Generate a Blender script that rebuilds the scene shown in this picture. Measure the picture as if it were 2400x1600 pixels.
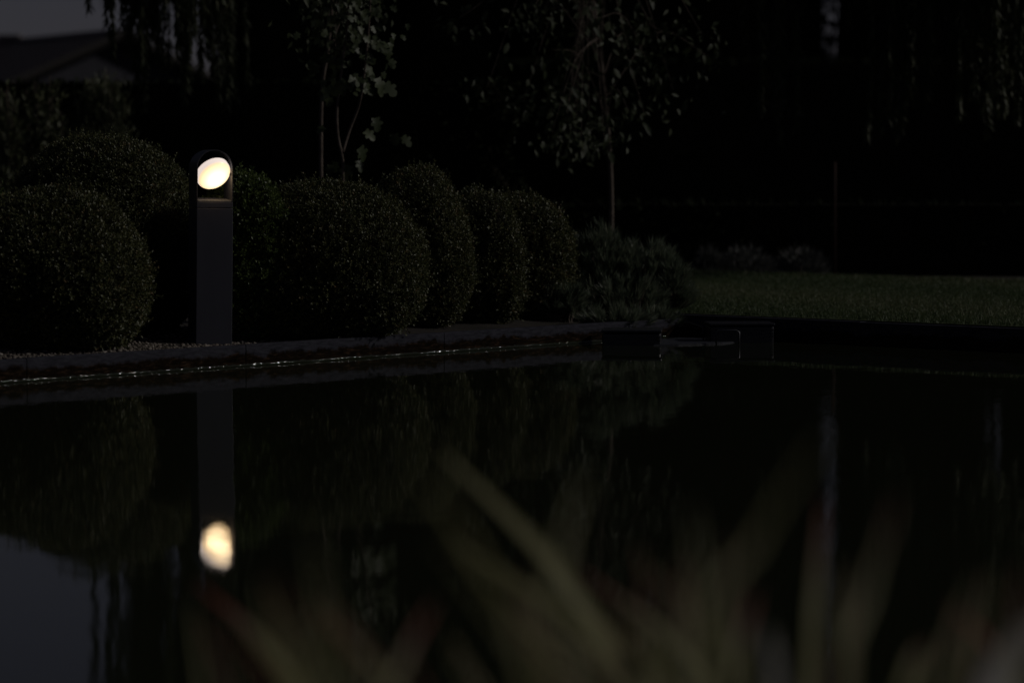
import bpy, bmesh, math, random
import numpy as np
from mathutils import Vector, Matrix, Euler
from mathutils.geometry import tessellate_polygon

sc = bpy.context.scene
for o in list(bpy.data.objects):
    bpy.data.objects.remove(o)
col = sc.collection
R = math.radians

# ------------------------------------------------------------------ camera
FPX, HCAM, YH = 6500.0, 0.81, 430.0            # focal length (px of a 2400 px frame), eye height over the water, horizon row
PITCH = math.atan((800 - YH) / FPX)
cam = bpy.data.objects.new('camera', bpy.data.cameras.new('camera'))
col.objects.link(cam); sc.camera = cam
cam.location = (0, 0, HCAM)
cam.rotation_euler = (math.pi / 2 - PITCH, 0, 0)
cam.data.sensor_width = 36; cam.data.lens = FPX / 2400 * 36
cam.data.clip_start = 0.05; cam.data.clip_end = 3000
cam.data.dof.use_dof = True
cam.data.dof.focus_distance = 13.2
cam.data.dof.aperture_fstop = 2.0

# ------------------------------------------------------------------ light
SUN = Vector((0.85, 0.02, 0.50)).normalized()
SUN_STRENGTH, SKY_STRENGTH = 0.70, 0.0060
w = bpy.data.worlds.new('World'); sc.world = w; w.use_nodes = True
nt = w.node_tree; nt.nodes.clear()
sky = nt.nodes.new('ShaderNodeTexSky'); sky.sky_type = 'NISHITA'; sky.sun_disc = False
sky.sun_elevation = math.asin(SUN.z); sky.sun_rotation = math.atan2(SUN.x, SUN.y)
sky.air_density = 1.0; sky.dust_density = 0.6; sky.ozone_density = 1.0
hs = nt.nodes.new('ShaderNodeHueSaturation'); hs.inputs['Saturation'].default_value = 0.45
ct = nt.nodes.new('ShaderNodeMix'); ct.data_type = 'RGBA'; ct.blend_type = 'MULTIPLY'; ct.inputs['Factor'].default_value = 1.0
ct.inputs['B'].default_value = (1.0, .93, 1.16, 1)
bg = nt.nodes.new('ShaderNodeBackground'); bg.inputs['Strength'].default_value = SKY_STRENGTH
wo = nt.nodes.new('ShaderNodeOutputWorld')
nt.links.new(sky.outputs[0], hs.inputs['Color']); nt.links.new(hs.outputs[0], ct.inputs['A']); nt.links.new(ct.outputs['Result'], bg.inputs['Color']); nt.links.new(bg.outputs[0], wo.inputs['Surface'])
sl = bpy.data.lights.new('sun', 'SUN'); sl.energy = SUN_STRENGTH; sl.angle = R(3.0); sl.color = (1.0, 0.95, 0.88)
so = bpy.data.objects.new('sun', sl); col.objects.link(so)
so.rotation_euler = SUN.to_track_quat('Z', 'Y').to_euler(); so.location = (20, -5, 14)
vs = sc.view_settings
vs.view_transform = 'Standard'; vs.look = 'None'; vs.exposure = 0.0; vs.gamma = 1.0; vs.use_curve_mapping = False
sc.cycles.max_bounces = 6; sc.cycles.diffuse_bounces = 2; sc.cycles.glossy_bounces = 3; sc.cycles.transmission_bounces = 3
sc.cycles.caustics_reflective = False; sc.cycles.caustics_refractive = False
sc.cycles.use_denoising = True
sc.cycles.sample_clamp_indirect = 2.0

# ------------------------------------------------------------------ helpers
S2 = 2400 / 2352.0
def ray(x, y):
    px, py = x * S2, y * S2
    u, v = (px - 1200) / FPX, (800 - py) / FPX
    return Vector((u, math.cos(PITCH) + v * math.sin(PITCH), -math.sin(PITCH) + v * math.cos(PITCH)))
def at(x, y, Y):                                 # the point of the place at distance Y seen there
    d = ray(x, y); return Vector((0, 0, HCAM)) + d * (Y / d.y)
def onz(x, y, z):
    d = ray(x, y); return Vector((0, 0, HCAM)) + d * ((z - HCAM) / d.z)
def ppm(Y): return FPX / S2 / Y                  # pixels per metre at distance Y

def link(o, parent=None):
    col.objects.link(o)
    if parent is not None:
        o.parent = parent
        o.matrix_parent_inverse = Matrix.Translation(-base_of(parent))
    return o
_base = {}
def base_of(o): return _base.get(o.name, Vector((0, 0, 0)))
def empty(name, loc, label, cat, group=None):
    o = bpy.data.objects.new(name, None); col.objects.link(o)
    o.empty_display_size = 0.1
    o.location = loc; _base[o.name] = Vector(loc)
    o['label'] = label; o['category'] = cat
    if group: o['group'] = group
    return o
def tag(o, label=None, cat=None, group=None, kind=None):
    if label: o['label'] = label
    if cat: o['category'] = cat
    if group: o['group'] = group
    if kind: o['kind'] = kind
    return o

def fast_mesh(name, V, F, mat, tint=None, smooth=False):
    """V (n,3), F (m,k) arrays of equal face size"""
    V = np.asarray(V, dtype=np.float32); F = np.asarray(F, dtype=np.int32)
    m = bpy.data.meshes.new(name)
    m.vertices.add(len(V)); m.vertices.foreach_set('co', V.ravel())
    k = F.shape[1]
    m.loops.add(F.size); m.loops.foreach_set('vertex_index', F.ravel())
    m.polygons.add(len(F))
    m.polygons.foreach_set('loop_start', np.arange(0, F.size, k, dtype=np.int32))
    m.polygons.foreach_set('loop_total', np.full(len(F), k, dtype=np.int32))
    if smooth: m.polygons.foreach_set('use_smooth', np.ones(len(F), dtype=bool))
    if tint is not None:
        a = m.attributes.new('tint', 'FLOAT', 'POINT'); a.data.foreach_set('value', np.asarray(tint, dtype=np.float32))
    m.update(calc_edges=True); m.validate()
    if mat: m.materials.append(mat)
    return m
def obj(name, mesh, parent=None): return link(bpy.data.objects.new(name, mesh), parent)
def bm_obj(name, bm, mat, parent=None, smooth=False):
    bmesh.ops.recalc_face_normals(bm, faces=bm.faces)
    m = bpy.data.meshes.new(name); bm.to_mesh(m); bm.free()
    if smooth:
        for p in m.polygons: p.use_smooth = True
    m.materials.append(mat)
    return obj(name, m, parent)

def box_bm(size, mtx=None, bevel=0.0, seg=2):
    bm = bmesh.new(); bmesh.ops.create_cube(bm, size=1.0)
    for v in bm.verts: v.co = Vector((v.co.x * size[0], v.co.y * size[1], v.co.z * size[2]))
    if bevel: bmesh.ops.bevel(bm, geom=list(bm.edges), offset=bevel, segments=seg, affect='EDGES', profile=0.5)
    if mtx is not None: bmesh.ops.transform(bm, matrix=mtx, verts=bm.verts)
    return bm
def tube_bm(pts, rads, n=8, bm=None):
    bm = bm or bmesh.new()
    pts = [Vector(p) for p in pts]
    rings = []
    up = Vector((0.13, 0.97, 0.2)).normalized()
    for i, p in enumerate(pts):
        t = (pts[min(i + 1, len(pts) - 1)] - pts[max(i - 1, 0)]).normalized()
        a = t.cross(up)
        if a.length < 1e-3: a = t.cross(Vector((1, 0, 0)))
        a.normalize(); b = t.cross(a).normalized()
        r = rads[i] if hasattr(rads, '__len__') else rads
        rings.append([bm.verts.new(p + (a * math.cos(2 * math.pi * k / n) + b * math.sin(2 * math.pi * k / n)) * r) for k in range(n)])
    for i in range(len(rings) - 1):
        for k in range(n):
            bm.faces.new((rings[i][k], rings[i][(k + 1) % n], rings[i + 1][(k + 1) % n], rings[i + 1][k]))
    bm.faces.new(rings[0][::-1]); bm.faces.new(rings[-1])
    return bm
def spline(pts, n=8):
    pts = [Vector(p) for p in pts]; out = []
    P = [pts[0] * 2 - pts[1]] + pts + [pts[-1] * 2 - pts[-2]]
    for i in range(1, len(P) - 2):
        for k in range(n):
            t = k / n; a, b, c, d = P[i - 1], P[i], P[i + 1], P[i + 2]
            out.append(0.5 * (2 * b + (c - a) * t + (2 * a - 5 * b + 4 * c - d) * t * t + (3 * b - a - 3 * c + d) * t ** 3))
    out.append(pts[-1]); return out

def norm(a): return a / np.maximum(np.linalg.norm(a, axis=1, keepdims=True), 1e-9)
def leaf_arrays(B, D, N, L, W, T, fold=0.25, fat=0.45):
    """folded four-point leaves: base, side, tip, side"""
    D = norm(D); S = norm(np.cross(D, N)); N = np.cross(S, D)
    L = L[:, None]; W = W[:, None]
    mid = B + D * L * fat
    V = np.stack([B, mid + S * W * 0.5 + N * W * fold, B + D * L, mid - S * W * 0.5 + N * W * fold], axis=1).reshape(-1, 3)
    n = len(B); i = np.arange(n)[:, None] * 4
    F = np.concatenate([i + np.array([[0, 1, 2]]), i + np.array([[0, 2, 3]])], axis=0)
    return V, F, np.repeat(T, 4)
def join_arrays(parts):
    V, F, T, off = [], [], [], 0
    for v, f, t in parts:
        V.append(v); F.append(f + off); T.append(t); off += len(v)
    return np.concatenate(V), np.concatenate(F), np.concatenate(T)

# ------------------------------------------------------------------ materials
def mat(name):
    m = bpy.data.materials.new(name); m.use_nodes = True
    nt = m.node_tree; b = nt.nodes['Principled BSDF']
    return m, nt, b
def ramp(nt, stops):
    r = nt.nodes.new('ShaderNodeValToRGB'); e = r.color_ramp.elements
    while len(e) < len(stops): e.new(0.5)
    for k, (p, c) in enumerate(stops): e[k].position = p; e[k].color = (*c, 1)
    return r
def noise(nt, scale, detail=4, rough=0.55, coord='Object'):
    tc = nt.nodes.new('ShaderNodeTexCoord'); n = nt.nodes.new('ShaderNodeTexNoise')
    n.inputs['Scale'].default_value = scale; n.inputs['Detail'].default_value = detail; n.inputs['Roughness'].default_value = rough
    nt.links.new(tc.outputs[coord], n.inputs['Vector']); return n
def leaf_mat(name, stops, rough=0.42, trans=0.25, spec=0.5):
    m, nt, b = mat(name)
    a = nt.nodes.new('ShaderNodeAttribute'); a.attribute_name = 'tint'
    r = ramp(nt, stops); nt.links.new(a.outputs['Fac'], r.inputs[0]); nt.links.new(r.outputs[0], b.inputs['Base Color'])
    b.inputs['Roughness'].default_value = rough; b.inputs['Specular IOR Level'].default_value = spec
    if trans:
        t = nt.nodes.new('ShaderNodeBsdfTranslucent'); nt.links.new(r.outputs[0], t.inputs['Color'])
        mx = nt.nodes.new('ShaderNodeMixShader'); mx.inputs[0].default_value = trans
        nt.links.new(b.outputs[0], mx.inputs[1]); nt.links.new(t.outputs[0], mx.inputs[2])
        nt.links.new(mx.outputs[0], nt.nodes['Material Output'].inputs['Surface'])
    return m
def noisy_mat(name, stops, scale, rough=0.8, bump=0.0, bscale=None, spec=0.4, metal=0.0):
    m, nt, b = mat(name)
    n = noise(nt, scale); r = ramp(nt, stops)
    nt.links.new(n.outputs[0], r.inputs[0]); nt.links.new(r.outputs[0], b.inputs['Base Color'])
    b.inputs['Roughness'].default_value = rough; b.inputs['Specular IOR Level'].default_value = spec; b.inputs['Metallic'].default_value = metal
    if bump:
        n2 = noise(nt, bscale or scale * 3); bp = nt.nodes.new('ShaderNodeBump'); bp.inputs['Strength'].default_value = bump
        bp.inputs['Distance'].default_value = 0.01
        nt.links.new(n2.outputs[0], bp.inputs['Height']); nt.links.new(bp.outputs[0], b.inputs['Normal'])
    return m

M = {}
M['box_leaf'] = leaf_mat('boxwood_leaf', [(0, (.037, .043, .017)), (.45, (.070, .079, .031)), (.8, (.115, .118, .048)), (1, (.15, .105, .05))], .46, .2, .4)
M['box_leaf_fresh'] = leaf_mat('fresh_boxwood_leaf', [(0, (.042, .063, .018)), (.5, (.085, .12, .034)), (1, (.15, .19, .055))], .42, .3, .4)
M['bark'] = noisy_mat('bark', [(.3, (.06, .045, .035)), (.7, (.15, .12, .10))], 14, .85, .5, 40)
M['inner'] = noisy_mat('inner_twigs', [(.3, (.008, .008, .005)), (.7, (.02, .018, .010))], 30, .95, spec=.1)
M['pine'] = leaf_mat('pine_needle', [(0, (.07, .10, .06)), (.6, (.15, .18, .125)), (1, (.25, .26, .18))], .4, .25, .5)
M['lawn'] = noisy_mat('lawn_soil', [(.3, (.035, .05, .018)), (.7, (.06, .08, .028))], 3.0, .95)
M['grass'] = leaf_mat('grass_blade', [(0, (.042, .068, .026)), (.6, (.085, .112, .048)), (1, (.17, .165, .095))], .5, .3, .3)
M['soil'] = noisy_mat('soil', [(.3, (.010, .008, .006)), (.7, (.026, .020, .015))], 9, .95, .6, 60)
M['pebble'] = leaf_mat('pebble', [(0, (.07, .055, .045)), (.5, (.15, .125, .105)), (1, (.27, .24, .215))], .7, 0, .4)
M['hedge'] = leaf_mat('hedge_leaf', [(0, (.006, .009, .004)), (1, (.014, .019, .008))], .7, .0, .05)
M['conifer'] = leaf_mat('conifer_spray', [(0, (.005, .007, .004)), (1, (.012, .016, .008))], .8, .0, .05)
M['willow'] = leaf_mat('willow_leaf', [(0, (.032, .042, .017)), (.7, (.064, .074, .034)), (1, (.095, .10, .05))], .55, .2, .25)
M['fig'] = leaf_mat('broad_leaf', [(0, (.030, .043, .018)), (1, (.072, .088, .042))], .5, .2, .3)
M['tree'] = leaf_mat('tree_leaf', [(0, (.020, .029, .013)), (1, (.050, .061, .030))], .55, .2, .25)
M['fig_'] = leaf_mat('broad_leaf', [(0, (.026, .035, .016)), (1, (.058, .066, .034))], .55, .2, .25)
M['shrub'] = leaf_mat('loose_shrub_leaf', [(0, (.06, .075, .035)), (1, (.14, .15, .08))], .5, .25, .4)
M['pale'] = leaf_mat('silver_leaf', [(0, (.055, .06, .056)), (1, (.13, .13, .125))], .6, .2, .3)

# powder-coated metal of the bollard lamp
m, nt, b = mat('anthracite_metal')
n = noise(nt, 420, 2); r = ramp(nt, [(.35, (.030, .031, .044)), (.65, (.040, .041, .057))])
tcs = nt.nodes.new('ShaderNodeTexCoord'); mps = nt.nodes.new('ShaderNodeMapping'); mps.inputs['Scale'].default_value = (7, 7, 1.6)
ns_ = nt.nodes.new('ShaderNodeTexNoise'); ns_.inputs['Scale'].default_value = 1.0; ns_.inputs['Detail'].default_value = 5
nt.links.new(tcs.outputs['Object'], mps.inputs['Vector']); nt.links.new(mps.outputs[0], ns_.inputs['Vector'])
rs_ = ramp(nt, [(.3, (.84, .84, .85)), (.7, (1.12, 1.12, 1.10))]); nt.links.new(ns_.outputs[0], rs_.inputs[0])
ms_ = nt.nodes.new('ShaderNodeMix'); ms_.data_type = 'RGBA'; ms_.blend_type = 'MULTIPLY'; ms_.inputs['Factor'].default_value = 1.0
nt.links.new(n.outputs[0], r.inputs[0]); nt.links.new(r.outputs[0], ms_.inputs['A']); nt.links.new(rs_.outputs[0], ms_.inputs['B'])
nt.links.new(ms_.outputs['Result'], b.inputs['Base Color'])
b.inputs['Roughness'].default_value = .5; b.inputs['Specular IOR Level'].default_value = .45
n2 = noise(nt, 900, 2); bp = nt.nodes.new('ShaderNodeBump'); bp.inputs['Strength'].default_value = .08; bp.inputs['Distance'].default_value = .001
nt.links.new(n2.outputs[0], bp.inputs['Height']); nt.links.new(bp.outputs[0], b.inputs['Normal'])
M['metal'] = m
M['metal_arch'] = noisy_mat('dark_anthracite_metal', [(.35, (.024, .024, .032)), (.65, (.034, .034, .044))], 420, .5, .08, 900, .35)
# lit opal diffuser (hot spot in the middle, dimmer towards the rim)
m, nt, b = mat('opal_diffuser')
tc = nt.nodes.new('ShaderNodeTexCoord'); sx = nt.nodes.new('ShaderNodeVectorMath'); sx.operation = 'MULTIPLY'
sx.inputs[1].default_value = (1 / .08, 1 / .08, 0)
ln = nt.nodes.new('ShaderNodeVectorMath'); ln.operation = 'LENGTH'
nt.links.new(tc.outputs['Object'], sx.inputs[0]); nt.links.new(sx.outputs[0], ln.inputs[0])
r = ramp(nt, [(0, (1.0, .78, .47)), (.5, (.96, .73, .42)), (.8, (.70, .50, .28)), (.95, (.52, .36, .21)), (1, (.37, .31, .28))])
nt.links.new(ln.outputs['Value'], r.inputs[0])
nt.links.new(r.outputs[0], b.inputs['Emission Color']); b.inputs['Emission Strength'].default_value = 2.15
b.inputs['Base Color'].default_value = (.75, .73, .7, 1); b.inputs['Roughness'].default_value = .35
M['diffuser'] = m
# slate edging with a brown tide mark that has its own ragged edge
m, nt, b = mat('slate_edging')
geo = nt.nodes.new('ShaderNodeNewGeometry'); sep = nt.nodes.new('ShaderNodeSeparateXYZ'); nt.links.new(geo.outputs['Position'], sep.inputs[0])
n = nt.nodes.new('ShaderNodeTexNoise'); n.inputs['Scale'].default_value = 9; n.inputs['Detail'].default_value = 8; n.inputs['Roughness'].default_value = .68
nt.links.new(geo.outputs['Position'], n.inputs['Vector'])
mu = nt.nodes.new('ShaderNodeMath'); mu.operation = 'MULTIPLY_ADD'; mu.inputs[1].default_value = .11; mu.inputs[2].default_value = -.055
nt.links.new(n.outputs[0], mu.inputs[0])
ad = nt.nodes.new('ShaderNodeMath'); ad.operation = 'ADD'; nt.links.new(sep.outputs['Z'], ad.inputs[0]); nt.links.new(mu.outputs[0], ad.inputs[1])
mr = nt.nodes.new('ShaderNodeMapRange'); mr.inputs[1].default_value = .046; mr.inputs[2].default_value = .062
nt.links.new(ad.outputs[0], mr.inputs[0])
n3 = nt.nodes.new('ShaderNodeTexNoise'); n3.inputs['Scale'].default_value = 55; n3.inputs['Detail'].default_value = 6; n3.inputs['Roughness'].default_value = .7
mp = nt.nodes.new('ShaderNodeMapping'); mp.inputs['Scale'].default_value = (.35, .35, 1.6)
nt.links.new(geo.outputs['Position'], mp.inputs['Vector']); nt.links.new(mp.outputs[0], n3.inputs['Vector'])
r1 = ramp(nt, [(.35, (.0035, .0024, .0016)), (.55, (.014, .009, .0055)), (.75, (.075, .045, .028))])
r2 = ramp(nt, [(.3, (.020, .020, .026)), (.7, (.056, .056, .070))])
nt.links.new(n3.outputs[0], r1.inputs[0]); nt.links.new(n3.outputs[0], r2.inputs[0])
mx = nt.nodes.new('ShaderNodeMix'); mx.data_type = 'RGBA'
nt.links.new(mr.outputs[0], mx.inputs['Factor']); nt.links.new(r1.outputs[0], mx.inputs['A']); nt.links.new(r2.outputs[0], mx.inputs['B'])
nt.links.new(mx.outputs['Result'], b.inputs['Base Color']); b.inputs['Roughness'].default_value = .95; b.inputs['Specular IOR Level'].default_value = .03
bp = nt.nodes.new('ShaderNodeBump'); bp.inputs['Strength'].default_value = .5; bp.inputs['Distance'].default_value = .006
nt.links.new(n3.outputs[0], bp.inputs['Height']); nt.links.new(bp.outputs[0], b.inputs['Normal'])
M['slate'] = m
# pond water: dark murky body under a barely rippled surface
def water_mat(name, waves):
    m, nt, b = mat(name)
    b.inputs['Base Color'].default_value = (.017, .020, .011, 1); b.inputs['Roughness'].default_value = .015
    b.inputs['IOR'].default_value = 1.40; b.inputs['Specular IOR Level'].default_value = .5
    if waves:
        geo = nt.nodes.new('ShaderNodeNewGeometry'); prev = None
        for scale, stretch, dist in waves:
            mp = nt.nodes.new('ShaderNodeMapping'); mp.inputs['Scale'].default_value = stretch
            n = nt.nodes.new('ShaderNodeTexNoise'); n.inputs['Scale'].default_value = scale; n.inputs['Detail'].default_value = 3
            nt.links.new(geo.outputs['Position'], mp.inputs['Vector']); nt.links.new(mp.outputs[0], n.inputs['Vector'])
            bp = nt.nodes.new('ShaderNodeBump'); bp.inputs['Strength'].default_value = 1.0; bp.inputs['Distance'].default_value = dist
            nt.links.new(n.outputs[0], bp.inputs['Height'])
            if prev: nt.links.new(prev.outputs[0], bp.inputs['Normal'])
            prev = bp
        nt.links.new(prev.outputs[0], b.inputs['Normal'])
    return m
M['water'] = water_mat('pond_water', [(2.6, (1, .55, 1), .0012), (15, (1, .5, 1), .00048)])
M['meniscus'] = water_mat('water_film', None)
M['plastic'] = noisy_mat('black_plastic', [(.3, (.012, .012, .015)), (.7, (.022, .022, .026))], 40, .32, .1, 300, .5)
M['steel'] = noisy_mat('dull_steel', [(.3, (.07, .07, .08)), (.7, (.11, .11, .12))], 60, .45, 0, None, .5, .6)
M['rooftile'] = noisy_mat('roof_tiles', [(.3, (.10, .09, .09)), (.7, (.15, .135, .135))], 2.0, .85)
M['render'] = noisy_mat('house_render', [(.3, (.022, .022, .030)), (.7, (.032, .032, .042))], 2.0, .9)
M['timber'] = noisy_mat('dark_timber', [(.3, (.02, .018, .016)), (.7, (.035, .03, .028))], 8, .8)
M['rust'] = noisy_mat('rust_red_stake', [(.3, (.018, .005, .0025)), (.7, (.03, .009, .004))], 20, .8)
M['blade'] = leaf_mat('reed_blade', [(0, (.21, .20, .075)), (.55, (.28, .265, .145)), (.8, (.27, .18, .13)), (1, (.27, .08, .06))], .55, .35, .3)
M['blade_pale'] = leaf_mat('dry_blade', [(0, (.20, .195, .18)), (1, (.24, .22, .20))], .6, .35, .3)

# ------------------------------------------------------------------ setting: pond, ground, lawn, edging
P0 = onz(0, 880, 0); P1 = onz(1569, 771.5, 0); P2 = onz(2352, 808, 0)
d1 = (P1 - P0).normalized(); d2 = (P2 - P1).normalized()
n1 = Vector((d1.y, -d1.x, 0)); n2 = Vector((d2.y, -d2.x, 0))
if n1.y > 0: n1 = -n1                             # from the left edging towards the water
if n2.y > 0: n2 = -n2
A = P1 - d1 * 15; C = P1 + d2 * 9
pond = [A, P1, C, Vector((C.x + .3, 3.1, 0)), Vector((A.x - .3, 3.1, 0))]

bm = bmesh.new(); fv = [bm.verts.new(p) for p in pond]; bm.faces.new(fv)
water = bm_obj('water', bm, M['water']); tag(water, 'dark still pond water mirroring the garden', kind='structure')
if water.data.polygons[0].normal.z < 0: water.data.flip_normals()

TH = .06
A_, B_, C_ = A - n1 * TH, P1 - n1 * TH - n2 * TH, C - n2 * TH
hole = [Vector((p.x, p.y, .05)) for p in (A_, B_, C_, Vector((C_.x + .3, 3.1, 0)), Vector((A_.x - .3, 3.1, 0)))]
outer = [Vector((x, y, .05)) for x, y in ((-900, -60), (900, -60), (900, 1600), (-900, 1600))]
tris = tessellate_polygon([outer, hole]); pts = outer + hole
ground = obj('ground', fast_mesh('ground', [tuple(p) for p in pts], [list(t) for t in tris], M['soil']))
tag(ground, 'dark soil ground of the garden', kind='structure')
bm = bmesh.new()                                   # bank below the near rim
vs_ = [bm.verts.new(p) for p in (Vector((hole[4].x, 3.1, .05)), Vector((hole[3].x, 3.1, .05)), Vector((hole[3].x, 3.1, -.3)), Vector((hole[4].x, 3.1, -.3)))]
bm.faces.new(vs_); tag(bm_obj('pond_bank', bm, M['soil']), 'soil bank at the near rim of the pond', kind='structure')

# planting bed: a strip that rises gently behind the left edging
rng = np.random.default_rng(3)
V, F = [], []
nu, nv = 120, 14
for i in range(nu + 1):
    for j in range(nv + 1):
        p = (P1 + d1 * .3 - d1 * (i / nu) * 9.5) - n1 * (TH + j / nv * 2.6)
        z = .054 + .05 * min(1, j / nv * 2.6 / .8) + .010 * math.sin(p.x * 7) * math.cos(p.y * 5) * (j > 0)
        V.append((p.x, p.y, z))
for i in range(nu):
    for j in range(nv):
        a = i * (nv + 1) + j; F.append((a, a + 1, a + nv + 2, a + nv + 1))
tag(obj('planting_bed', fast_mesh('planting_bed', V, F, M['soil'], smooth=True)), 'dark earth bed behind the left pond edge', kind='structure')

# lawn behind the right edging
E1 = onz(1500, 628, .12); E2 = onz(2600, 660, .12)
Lq = [B_ + d1 * .0 + Vector((0, 0, .118)), C_ + Vector((0, 0, .118)), Vector((C_.x + 4, E2.y - 1, .118)), E2.copy(), E1.copy(), Vector((E1.x - 2.2, E1.y, .118))]
Lq = [Vector((p.x, p.y, .118)) for p in Lq]
bm = bmesh.new(); bm.faces.new([bm.verts.new(p) for p in Lq])
lw = bm_obj('lawn', bm, M['lawn']); tag(lw, 'short mown lawn sloping away behind the pond', kind='structure')
if lw.data.polygons[0].normal.z < 0: lw.data.flip_normals()

def inside_poly(X, Y, poly):
    c = np.zeros(len(X), bool); n = len(poly); j = n - 1
    for i in range(n):
        xi, yi, xj, yj = poly[i].x, poly[i].y, poly[j].x, poly[j].y
        hit = ((yi > Y) != (yj > Y)) & (X < (xj - xi) * (Y - yi) / (yj - yi + 1e-12) + xi)
        c ^= hit; j = i
    return c
n = 420000
X = rng.uniform(0.2, 5.0, n); Y = rng.uniform(11.5, 21.2, n)
k = inside_poly(X, Y, Lq); X, Y = X[k], Y[k]
k = np.abs(X / Y) < .215; X, Y = X[k], Y[k]
ke = rng.uniform(0, 1, 9000); X = np.concatenate([X, E1.x + (E2.x - E1.x) * ke + rng.normal(0, .05, 9000)]); Y = np.concatenate([Y, E1.y + (E2.y - E1.y) * ke + rng.normal(.03, .10, 9000) + .07 * np.sin(ke * 40) + .05 * np.sin(ke * 93)])
n = len(X); tall = np.ones(n); tall[-9000:] = 1.9
Bp = np.stack([X, Y, np.full(n, .117)], 1)
Dp = rng.normal(0, .45, (n, 3)); Dp[:, 2] = 1
V, F, T = leaf_arrays(Bp, Dp, rng.normal(0, 1, (n, 3)), rng.uniform(.012, .03, n) * tall, rng.uniform(.003, .006, n), np.clip(rng.normal(.45, .22, n) + .18 * np.sin(X * 2.1 + Y), 0, 1), .1, .35)
tag(obj('grass', fast_mesh('grass', V, F, M['grass'], T)), 'short green grass blades covering the lawn', 'grass', kind='stuff')

# slate edging slabs, each its own piece
def edging(name, label, start, d, nn, length, step, first, zt, seed):
    rnd = random.Random(seed)
    e = empty(name, start, label, 'wall')
    s = 0.0; k = 0; yaw = math.atan2(d.y, d.x)
    while s < length:
        L = first if k == 0 else step * rnd.uniform(.94, 1.06)
        c = start + d * (s + L / 2) - nn * (TH / 2 + rnd.uniform(0, .003))
        top = zt + rnd.uniform(-.0015, .0015)
        bm = box_bm((L - .002, TH, top + .35), Matrix.Translation((c.x, c.y, (top - .35) / 2)) @ Matrix.Rotation(yaw + rnd.uniform(-.0012, .0012), 4, 'Z'), .003, 2)
        bm_obj('slab', bm, M['slate'], e); s += L; k += 1
    return e
edging('pond_edging', 'low grey slate edging with brown tide mark under the bollard lamp', P1, -d1, n1, 14.5, 1.25, 1.9, .094, 5)
edging('pond_edging', 'low black pond edging in shade below the lawn', P1 - d2 * .062, d2, n2, 8.5, 1.2, 1.2, .112, 8)

# water film climbing the left edging: the thin line that glints
ns = 2600; s = np.linspace(0.15, 7.5, ns)
wob = np.interp(s, np.arange(0, 8, .006), np.random.default_rng(4).uniform(-1, 1, len(np.arange(0, 8, .006))))
wob2 = np.interp(s, np.arange(0, 8, .021), np.random.default_rng(5).uniform(-1, 1, len(np.arange(0, 8, .021))))
prof = [math.pi / 2 * k / 6 for k in range(7)]
V = []
for i in range(ns):
    h = .0105 + .0032 * wob[i] + .003 * wob2[i]; wd = .0100 + .0025 * wob2[i] + .0030 * wob[i]
    p = P1 - d1 * s[i]
    for a in prof:
        q = p + n1 * (wd * (1 - math.sin(a)) + .0012)
        V.append((q.x, q.y, .0006 + h * (1 - math.cos(a))))
V = np.array(V); F = []
i = np.arange(ns - 1)[:, None] * 7
F = np.concatenate([i + np.array([[j, j + 1, j + 8, j + 7]]) for j in range(6)])
me = fast_mesh('water_film', V, F, M['meniscus'], smooth=True)
if me.polygons[5].normal.z < 0: me.flip_normals()
o = obj('water_film', me, water); tag(o, kind='stuff')

# gravel between edging and bushes
n = 6500
ico = bmesh.new(); bmesh.ops.create_icosphere(ico, subdivisions=1, radius=1)
iv = np.array([v.co[:] for v in ico.verts]); fi = np.array([[v.index for v in f.verts] for f in ico.faces]); ico.free()
s = rng.uniform(2.75, 5.6, n) - np.abs(rng.normal(0, .12, n)); off = TH + .006 + np.abs(rng.normal(0, .28, n))
c = np.array(P1)[None] - np.array(d1)[None] * s[:, None] - np.array(n1)[None] * off[:, None]
c[:, 2] = .057 + .05 * np.minimum(1, (off - TH) / .8) + rng.uniform(-.003, .006, n)
sz = rng.uniform(.005, .0125, n)
V = iv[None] * (sz[:, None] * rng.uniform(.6, 1.25, (n, 3)))[:, None, :] * rng.uniform(.8, 1.15, (n, len(iv), 1))
V[..., 2] *= .7
V = (V + c[:, None, :]).reshape(-1, 3)
F = (np.arange(n)[:, None, None] * len(iv) + fi[None]).reshape(-1, 3)
T = np.repeat(np.clip(rng.normal(.45, .25, n), 0, 1), len(iv))
tag(obj('gravel', fast_mesh('gravel', V, F, M['pebble'], T)), 'pale gravel strewn between slate edging and bushes', 'gravel', kind='stuff')

# ------------------------------------------------------------------ the bollard lamp
LY = 12.67
foot = at(482, 795, LY); foot.z = .045
bw, bd = .168, .168
lean = Matrix.Rotation(R(.72), 4, 'Y')
BM = Matrix.Translation(foot) @ lean @ Matrix.Rotation(R(18.8), 4, 'Z')
TOP = at(495, 344, LY).z - foot.z
zc = TOP - bw / 2
zp = at(495, 463, LY).z - foot.z                   # tray front edge
zs = at(495, 477, LY).z - foot.z                   # seam
lamp = empty('bollard_lamp', foot, 'anthracite bollard lamp with arched head and lit tilted disc', 'lamp')
def bpart(name, bm, m, parent=lamp, smooth=False):
    bmesh.ops.transform(bm, matrix=BM, verts=bm.verts)
    o = bm_obj(name, bm, m, parent, smooth); return o
bpart('post', box_bm((bw, bd, zs - .0012), Matrix.Translation((0, 0, (zs - .0012) / 2)), .0025, 2), M['metal'])
bpart('collar', box_bm((bw - .0006, bd - .0006, zp - zs - .002), Matrix.Translation((0, 0, (zs + zp) / 2 - .0005)), .002, 2), M['metal'])
bpart('base_plate', box_bm((bw + .05, bd + .05, .012), Matrix.Translation((0, 0, .004)), .002, 1), M['metal'])
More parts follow.
